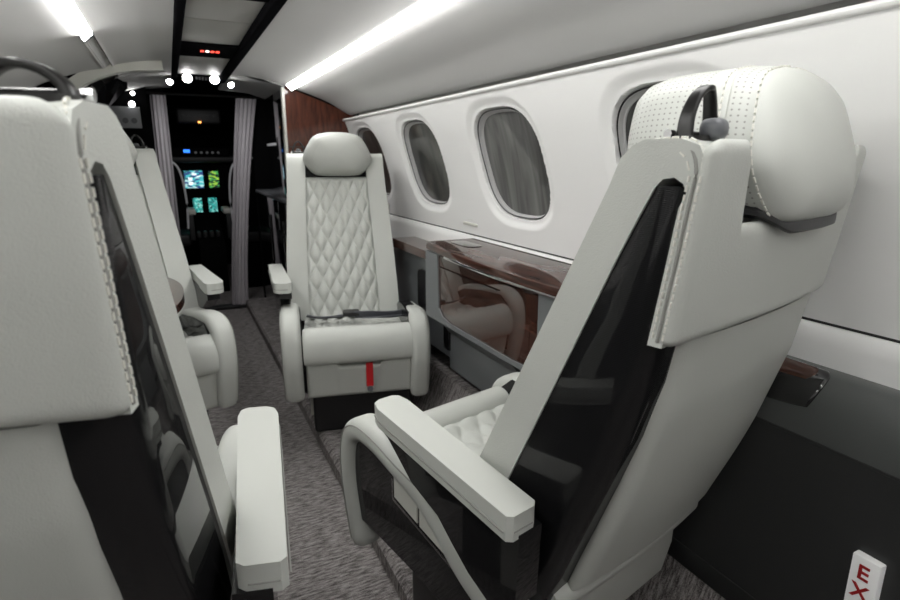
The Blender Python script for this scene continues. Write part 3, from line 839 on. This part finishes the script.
# left ledge and fold out table
bm = bmesh.new(); prism(bm, [(-x, z) for x, z in lp], 'y', Y0, 2.74)
o = finish('side_ledge', bm, M['ledge_grey']); tag(o, 'dark grey ledge along the left wall behind the left seats', 'side ledge')
tb = empty('folding_table', (-.40, 1.83, .70)); tag(tb, 'glossy walnut table leaf with rounded edge beyond the left foreground seat', 'table')
bm = bmesh.new()
tp = []
for k in range(33):
    a = -PI/2+PI*k/32; tp.append((-.335+.135*math.cos(a)**.8 if abs(math.cos(a)) > 1e-6 else -.335, 1.83+.30*math.sin(a)))
tp += [(-.688, 2.13), (-.688, 1.53)]
prism(bm, [(x+.40, y-1.83) for x, y in tp], 'z', -.012, .012, .005, 3); finish('table_top', bm, M['wood'], tb)
bm = bmesh.new(); box(bm, -.205, -.02, -.02, .02, -.035, -.011, .004); finish('support_arm', bm, M['black_metal'], tb)

# ------------------------------------------------------------------ front bulkheads, galley, entry
bh = empty('front_bulkhead', (.58, 3.1, 0)); tag(bh, 'walnut bulkhead behind the quilted seat, with pale edge strip', 'bulkhead')
bm = bmesh.new(); prism(bm, [(.36, .0), (.36, 1.46), (.41, 1.44), (.80, 1.30), (.80, 0)], 'y', 3.085, 3.11); finish('veneer_panel', bm, M['wood_red'], bh, loc=(-.58, -3.1, 0), smooth=False)
bm = bmesh.new(); box(bm, .352, .366, 3.072, 3.112, .5, 1.45, .003); finish('edge_strip', bm, M['cream'], bh, loc=(-.58, -3.1, 0))
bm = bmesh.new(); box(bm, .37, .7, 3.081, 3.086, 1.155, 1.159); finish('joint', bm, M['cab_dark'], bh, loc=(-.58, -3.1, 0), smooth=False)
gy = empty('galley_cabinet', (.56, 3.7, .06)); tag(gy, 'tall black glossy galley cabinet between the right curtain and the walnut bulkhead', 'cabinet')
def gal(name, bm, m, **k): return finish(name, bm, m, gy, loc=(-.56, -3.7, -.06), **k)
bm = bmesh.new(); box(bm, .352, .8, 3.115, 4.3, .06, .86, .01); gal('base_unit', bm, M['black_gloss'])
bm = bmesh.new(); box(bm, .37, .8, 3.115, 3.45, .86, 1.47, .006); gal('tall_unit', bm, M['black_gloss'])
bm = bmesh.new(); box(bm, .45, .8, 3.46, 4.3, .86, 1.47, .006); gal('upper_unit', bm, M['black_gloss'])
bm = bmesh.new(); box(bm, .34, .8, 3.118, 4.3, .862, .882, .004); gal('counter_edge', bm, M['grey_plastic'])
for y in (3.3, 3.75):
    bm = bmesh.new(); tube(bm, [(.348, y, .45), (.348, y, .75)], .006, 8); gal('door_handle', bm, M['chrome'])
bm = bmesh.new(); box(bm, .444, .452, 3.55, 3.62, 1.02, 1.032); box(bm, .444, .452, 3.66, 3.70, 1.02, 1.032); gal('indicator', bm, M['white_ind'], smooth=False)
bm = bmesh.new(); box(bm, .43, .45, 3.5, 4.2, 1.18, 1.195); gal('shelf_edge', bm, M['silver'])

# left entry: arch frame, door panel, control plate
bm = bmesh.new()
arch = cr([(-.775, .9, 0), (-.75, 1.0, 0), (-.69, 1.18, 0), (-.60, 1.315, 0), (-.50, 1.41, 0), (-.40, 1.462, 0), (-.30, 1.487, 0), (-.18, 1.495, 0)], 6)
rings = []
for i, p in enumerate(arch):
    t = (arch[min(i+1, len(arch)-1)]-arch[max(i-1, 0)]).normalized(); nrm = Vector((t.y, -t.x, 0))
    a = p; b = p+nrm*.045
    rings.append([(a.x, 2.74, a.y), (b.x, 2.74, b.y), (b.x, 2.80, b.y), (a.x, 2.80, a.y)])
loft(bm, rings); struct('trim_4', bm, M['cream'], sharp=30)
ed = empty('entry_door_panel', (-.5, 3.1, 1.4)); tag(ed, 'dark glossy slanted entry door panel under the pale arch at upper left', 'door panel')  # stands for the upper part of the entry door
bm = bmesh.new()
pa = [Vector(p) for p in ((-.60, 2.86, 1.16), (-.40, 2.86, 1.40), (-.335, 3.3, 1.50), (-.34, 3.3, 1.43), (-.42, 2.95, 1.30), (-.58, 2.9, 1.10))]
loft(bm, [[p-Vector((.5, 3.1-0, 1.4))+Vector((1.0, 0, 0)) for p in pa], [p-Vector((.5, 3.1, 1.4))+Vector((.97, .05, .03)) for p in pa]])
finish('slanted_panel', bm, M['black_gloss'], ed, smooth=False)
bm = bmesh.new(); box(bm, -.85, -.28, 2.81, 3.3, 1.49, 1.50); struct('ceiling_entry', bm, M['headliner'], smooth=False)
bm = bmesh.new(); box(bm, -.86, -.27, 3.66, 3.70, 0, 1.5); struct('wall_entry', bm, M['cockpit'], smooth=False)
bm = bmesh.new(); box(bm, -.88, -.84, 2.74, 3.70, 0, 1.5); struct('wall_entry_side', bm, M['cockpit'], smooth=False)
pl = empty('wall_switch_plate', (-.385, 3.655, 1.315)); tag(pl, 'pale grey plate with three round knobs in the dark entry at upper left', 'control panel')
bm = bmesh.new(); box(bm, -.075, .075, -.008, 0, -.056, .056, .003); finish('plate', bm, M['placard'], pl)
for x in (-.042, 0, .042):
    bm = bmesh.new(); tube(bm, [(x, -.024, -.018), (x, -.006, -.018)], .015, 14); finish('knob', bm, M['grey_plastic'], pl)
for k, (x, z, r) in enumerate(((-.335, 1.44, .012), (-.345, 1.385, .018))):
    t = empty('entry_lamp', (x, 3.655, z)); tag(t, ['tiny upper lamp above the grey knob plate in the dark entry', 'oval lower lamp above the grey knob plate in the dark entry'][k], 'lamp')
    bm = bmesh.new(); tube(bm, [(0, -.010, 0), (0, -.004, 0)], r*.8, 14); finish('lens', bm, M['lamp'], t)
    bm = bmesh.new(); tube(bm, [(0, -.006, 0), (0, .004, 0)], r, 14); finish('bezel', bm, M['black_metal'], t)

# curtains
def curtain(x0, x1, y, label, nf, tie, ztop=1.505, amp=.02):
    bm = bmesh.new(); rings = []
    n = nf*12
    for k, z in enumerate(lin(.012, ztop, 26)):
        t = z/ztop; row = []; back = []
        for i in range(n+1):
            f = i/n; a, b = tie(t)
            x = a+(b-a)*f
            yy = y+amp*math.sin(2*PI*nf*f+.6*math.sin(3*t))*(.65+.35*math.sin(5*f+2))+.006*math.sin(9*t+f*7)
            row.append((x, yy, z)); back.append((x, yy+.004, z))
        rings.append(row+back[::-1])
    loft(bm, rings)
    o = finish('curtain', bm, M['curtain'], sharp=60); tag(o, label, 'curtain')
    return o
curtain(0, 0, 4.38, 'lilac grey curtain gathered at the right of the cockpit doorway', 5, lambda t: (.115+.155*t**1.2, .235+.175*t**1.5))
curtain(0, 0, 4.38, 'lilac grey curtain gathered at the left of the cockpit doorway', 4, lambda t: (-.285+.02*t, -.185+.015*t))
bm = bmesh.new(); tube(bm, [(-.45, 4.38, 1.515), (.6, 4.38, 1.515)], .007, 8); o = finish('curtain_rail', bm, M['black_metal']); tag(o, 'thin dark curtain rail across the cockpit doorway', 'rail')
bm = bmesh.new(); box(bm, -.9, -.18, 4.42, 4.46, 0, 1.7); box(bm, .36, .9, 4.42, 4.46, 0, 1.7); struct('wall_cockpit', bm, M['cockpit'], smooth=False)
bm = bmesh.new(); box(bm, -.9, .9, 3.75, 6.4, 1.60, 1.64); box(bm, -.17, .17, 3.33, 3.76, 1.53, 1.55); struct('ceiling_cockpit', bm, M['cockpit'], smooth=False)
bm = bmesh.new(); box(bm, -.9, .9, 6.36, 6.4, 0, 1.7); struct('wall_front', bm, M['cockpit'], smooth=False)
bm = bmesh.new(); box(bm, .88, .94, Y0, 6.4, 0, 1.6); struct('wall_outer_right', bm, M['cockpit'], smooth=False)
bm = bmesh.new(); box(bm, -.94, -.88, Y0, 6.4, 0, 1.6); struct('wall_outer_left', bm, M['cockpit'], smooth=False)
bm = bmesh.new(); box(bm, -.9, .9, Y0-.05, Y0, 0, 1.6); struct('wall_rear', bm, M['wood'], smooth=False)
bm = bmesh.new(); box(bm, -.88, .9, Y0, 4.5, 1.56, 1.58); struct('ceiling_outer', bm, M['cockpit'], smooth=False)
bm = bmesh.new(); box(bm, -.21, .36, 4.36, 4.44, 0, .028, .006); struct('trim_5', bm, M['cockpit_grey'])

# cockpit
def pilot_seat(x, label, s):
    r = empty('pilot_chair', (x, 5.0, 0)); tag(r, label, 'seat', 'pilot seats')
    bm = bmesh.new()
    prof = cr([(-.17, .55, 0), (-.18, .75, 0), (-.165, .95, 0), (-.12, 1.06, 0), (0, 1.10, 0), (.12, 1.06, 0), (.165, .95, 0), (.18, .75, 0), (.17, .55, 0)], 5)
    prism(bm, [(p.x, p.y) for p in prof], 'y', -.05, .05, .02, 3); finish('backrest', bm, M['cockpit'], r)
    bm = bmesh.new(); tube(bm, [(p.x, -.045, p.y) for p in prof], .009, 8); finish('piping', bm, M['silver'], r)
    bm = bmesh.new(); box(bm, -.19, .19, .02, .45, .40, .50, .03); finish('seat', bm, M['cockpit_grey'], r)
    bm = bmesh.new(); box(bm, -.12, .12, .05, .35, 0, .40, .02); finish('base', bm, M['cockpit'], r)
    bm = bmesh.new(); box(bm, s*.21-.03, s*.21+.03, -.03, .22, .655, .70, .012); finish('armrest', bm, M['cream'], r)
    bm = bmesh.new(); box(bm, s*.20-.02, s*.20+.02, -.02, .02, .45, .66, .006); finish('armrest_post', bm, M['cockpit_grey'], r)
pilot_seat(-.285, 'black pilot seat with silver edge at the left of the cockpit', 1)
pilot_seat(.40, 'black pilot seat with silver edge at the right of the cockpit', -1)
ip = empty('instrument_panel', (.05, 5.7, 0)); tag(ip, 'dark cockpit instrument panel with glowing screens', 'instrument panel')
def ins(name, bm, m, **k): return finish(name, bm, m, ip, loc=(-.05, -5.7, 0), **k)
bm = bmesh.new(); box(bm, -.75, .75, 5.62, 5.9, .72, 1.06, .02); ins('panel', bm, M['cockpit'])
bm = bmesh.new(); box(bm, -.75, .75, 5.50, 5.95, 1.06, 1.12, .02); ins('glareshield', bm, M['cockpit_grey'])
for a, b, c, d, m in ((-.088, .066, .838, .99, 'screen_map'), (.112, .195, .838, .985, 'screen_green')):
    bm = bmesh.new(); box(bm, a, b, 5.612, 5.622, c, d); ins('display', bm, M[m], smooth=False)
cs = empty('centre_console', (.05, 5.5, 0)); tag(cs, 'dark centre console with two small teal screens between the pilot seats', 'console')
def con(name, bm, m, **k): return finish(name, bm, m, cs, loc=(-.05, -5.5, 0), **k)
bm = bmesh.new(); prism(bm, [(5.60, 0), (5.60, .78), (5.52, .78), (5.50, .58), (5.05, .42), (5.0, .36), (5.0, 0)], 'x', -.045, .155, .01, 2); con('pedestal', bm, M['cockpit'])
for a, b in ((-.044, .030), (.082, .154)):
    bm = bmesh.new(); box(bm, a, b, 5.505, 5.515, .63, .755); con('display', bm, M['screen_teal'], smooth=False)
bm = bmesh.new(); box(bm, -.03, .02, 5.488, 5.498, .545, .562); box(bm, .028, .07, 5.488, 5.498, .545, .562); con('lit_key', bm, M['white_ind'], smooth=False)
for k in range(4):
    bm = bmesh.new(); box(bm, -.05+.05*k, -.02+.05*k, 5.12, 5.2, .45, .50, .006); con('lever', bm, M['cockpit_grey'])
oh = empty('overhead_panel', (.07, 5.4, 1.4)); tag(oh, 'dark overhead cockpit panel with an amber light', 'overhead panel')
bm = bmesh.new(); box(bm, -.17, .17, -.05, .25, -.02, .10, .02); finish('panel', bm, M['cockpit_grey'], oh)
bm = bmesh.new(); box(bm, -.012, .012, -.058, -.049, -.014, -.002); finish('amber_light', bm, M['amber'], oh, smooth=False)
for k in range(6):
    bm = bmesh.new(); tube(bm, [(-.12+.048*k, -.065, .045), (-.12+.048*k, -.048, .045)], .012, 10); finish('switch', bm, M['cockpit_grey'], oh)
gp = empty('guidance_panel', (.05, 5.48, 1.15)); tag(gp, 'dark control strip with blue light and small knobs above the screens', 'control panel')
bm = bmesh.new(); box(bm, -.24, .24, -.02, .06, -.03, .035, .006); finish('panel', bm, M['cockpit'], gp)
bm = bmesh.new(); box(bm, -.125, -.075, -.026, -.019, -.005, .02); finish('blue_light', bm, M['blue'], gp, smooth=False)
for k in range(5):
    bm = bmesh.new(); tube(bm, [(-.03+.045*k, -.035, -.005), (-.03+.045*k, -.018, -.005)], .011, 10); finish('knob', bm, M['placard'], gp)

# ------------------------------------------------------------------ lights
def area(name, loc, rot, size, power, col=(1, .99, .97)):
    l = bpy.data.lights.new(name, 'AREA'); l.energy = power; l.color = col; l.shape = 'RECTANGLE'; l.size, l.size_y = size
    o = bpy.data.objects.new(name, l); COL.objects.link(o); o.location = loc; o.rotation_euler = rot
    return o
def spot(name, loc, power, ang=100, tgt=(0, 0, -1)):
    l = bpy.data.lights.new(name, 'SPOT'); l.energy = power; l.spot_size = math.radians(ang); l.spot_blend = .8; l.shadow_soft_size = .03
    o = bpy.data.objects.new(name, l); COL.objects.link(o); o.location = loc
    o.rotation_euler = Vector(tgt).to_track_quat('-Z', 'Y').to_euler()
for k, (x, y) in enumerate(((-.3, -.9), (.3, -.9), (-.28, .35), (.28, .35), (-.28, 1.55), (.28, 1.55), (.26, 2.6))):
    spot('cabin_fill_spot', (x, y, 1.455), 3.2 if y > 1.5 else 1.2, 130, (.0, 0, -1))  # added fill spots with no fixtures, lift the seats and cabin
for x in (-.066, .060): spot('front_spot', (x, 3.17, 1.46), 2, 100, (0, -.35, -1))
for x in (-.05, .16): spot('curtain_fill_spot', (x, 3.70, 1.47), 4, 130, (0, .9, -1))  # added spots without lamp bodies, brighten the curtains

wd = bpy.data.worlds.new('world'); bpy.context.scene.world = wd; wd.use_nodes = True
wd.node_tree.nodes['Background'].inputs[0].default_value = (.02, .02, .022, 1)
wd.node_tree.nodes['Background'].inputs[1].default_value = 1

spot('cockpit_fill_spot', (.06, 4.62, 1.56), 1.6, 140, (0, .6, -1))  # added fill spot, no lamp there; lifts the dark pilot chairs
# ------------------------------------------------------------------ camera
sc = bpy.context.scene
cd = bpy.data.cameras.new('camera'); cam = bpy.data.objects.new('camera', cd); COL.objects.link(cam); sc.camera = cam
f = 560.; VPx, VPy = 168., 158.
th = math.atan((300-VPy)/f); ps = math.atan((450-VPx)/math.hypot(f, 300-VPy))
F = Vector((math.sin(ps)*math.cos(th), math.cos(ps)*math.cos(th), -math.sin(th)))
R = Vector((math.cos(ps), -math.sin(ps), 0)); U = R.cross(F)
cam.matrix_world = Matrix(((R.x, U.x, -F.x, -.2), (R.y, U.y, -F.y, 0), (R.z, U.z, -F.z, 1.1), (0, 0, 0, 1)))
cd.sensor_width = 36; cd.lens = f/900*36; cd.clip_start = .02
cd.dof.use_dof = True; cd.dof.focus_distance = .92; cd.dof.aperture_fstop = 7.1

sc.view_settings.view_transform = 'Standard'; sc.view_settings.look = 'None'; sc.view_settings.gamma = 1
sc.view_settings.use_curve_mapping = False; sc.view_settings.exposure = .32
sc.cycles.max_bounces = 10; sc.cycles.diffuse_bounces = 6; sc.cycles.glossy_bounces = 5
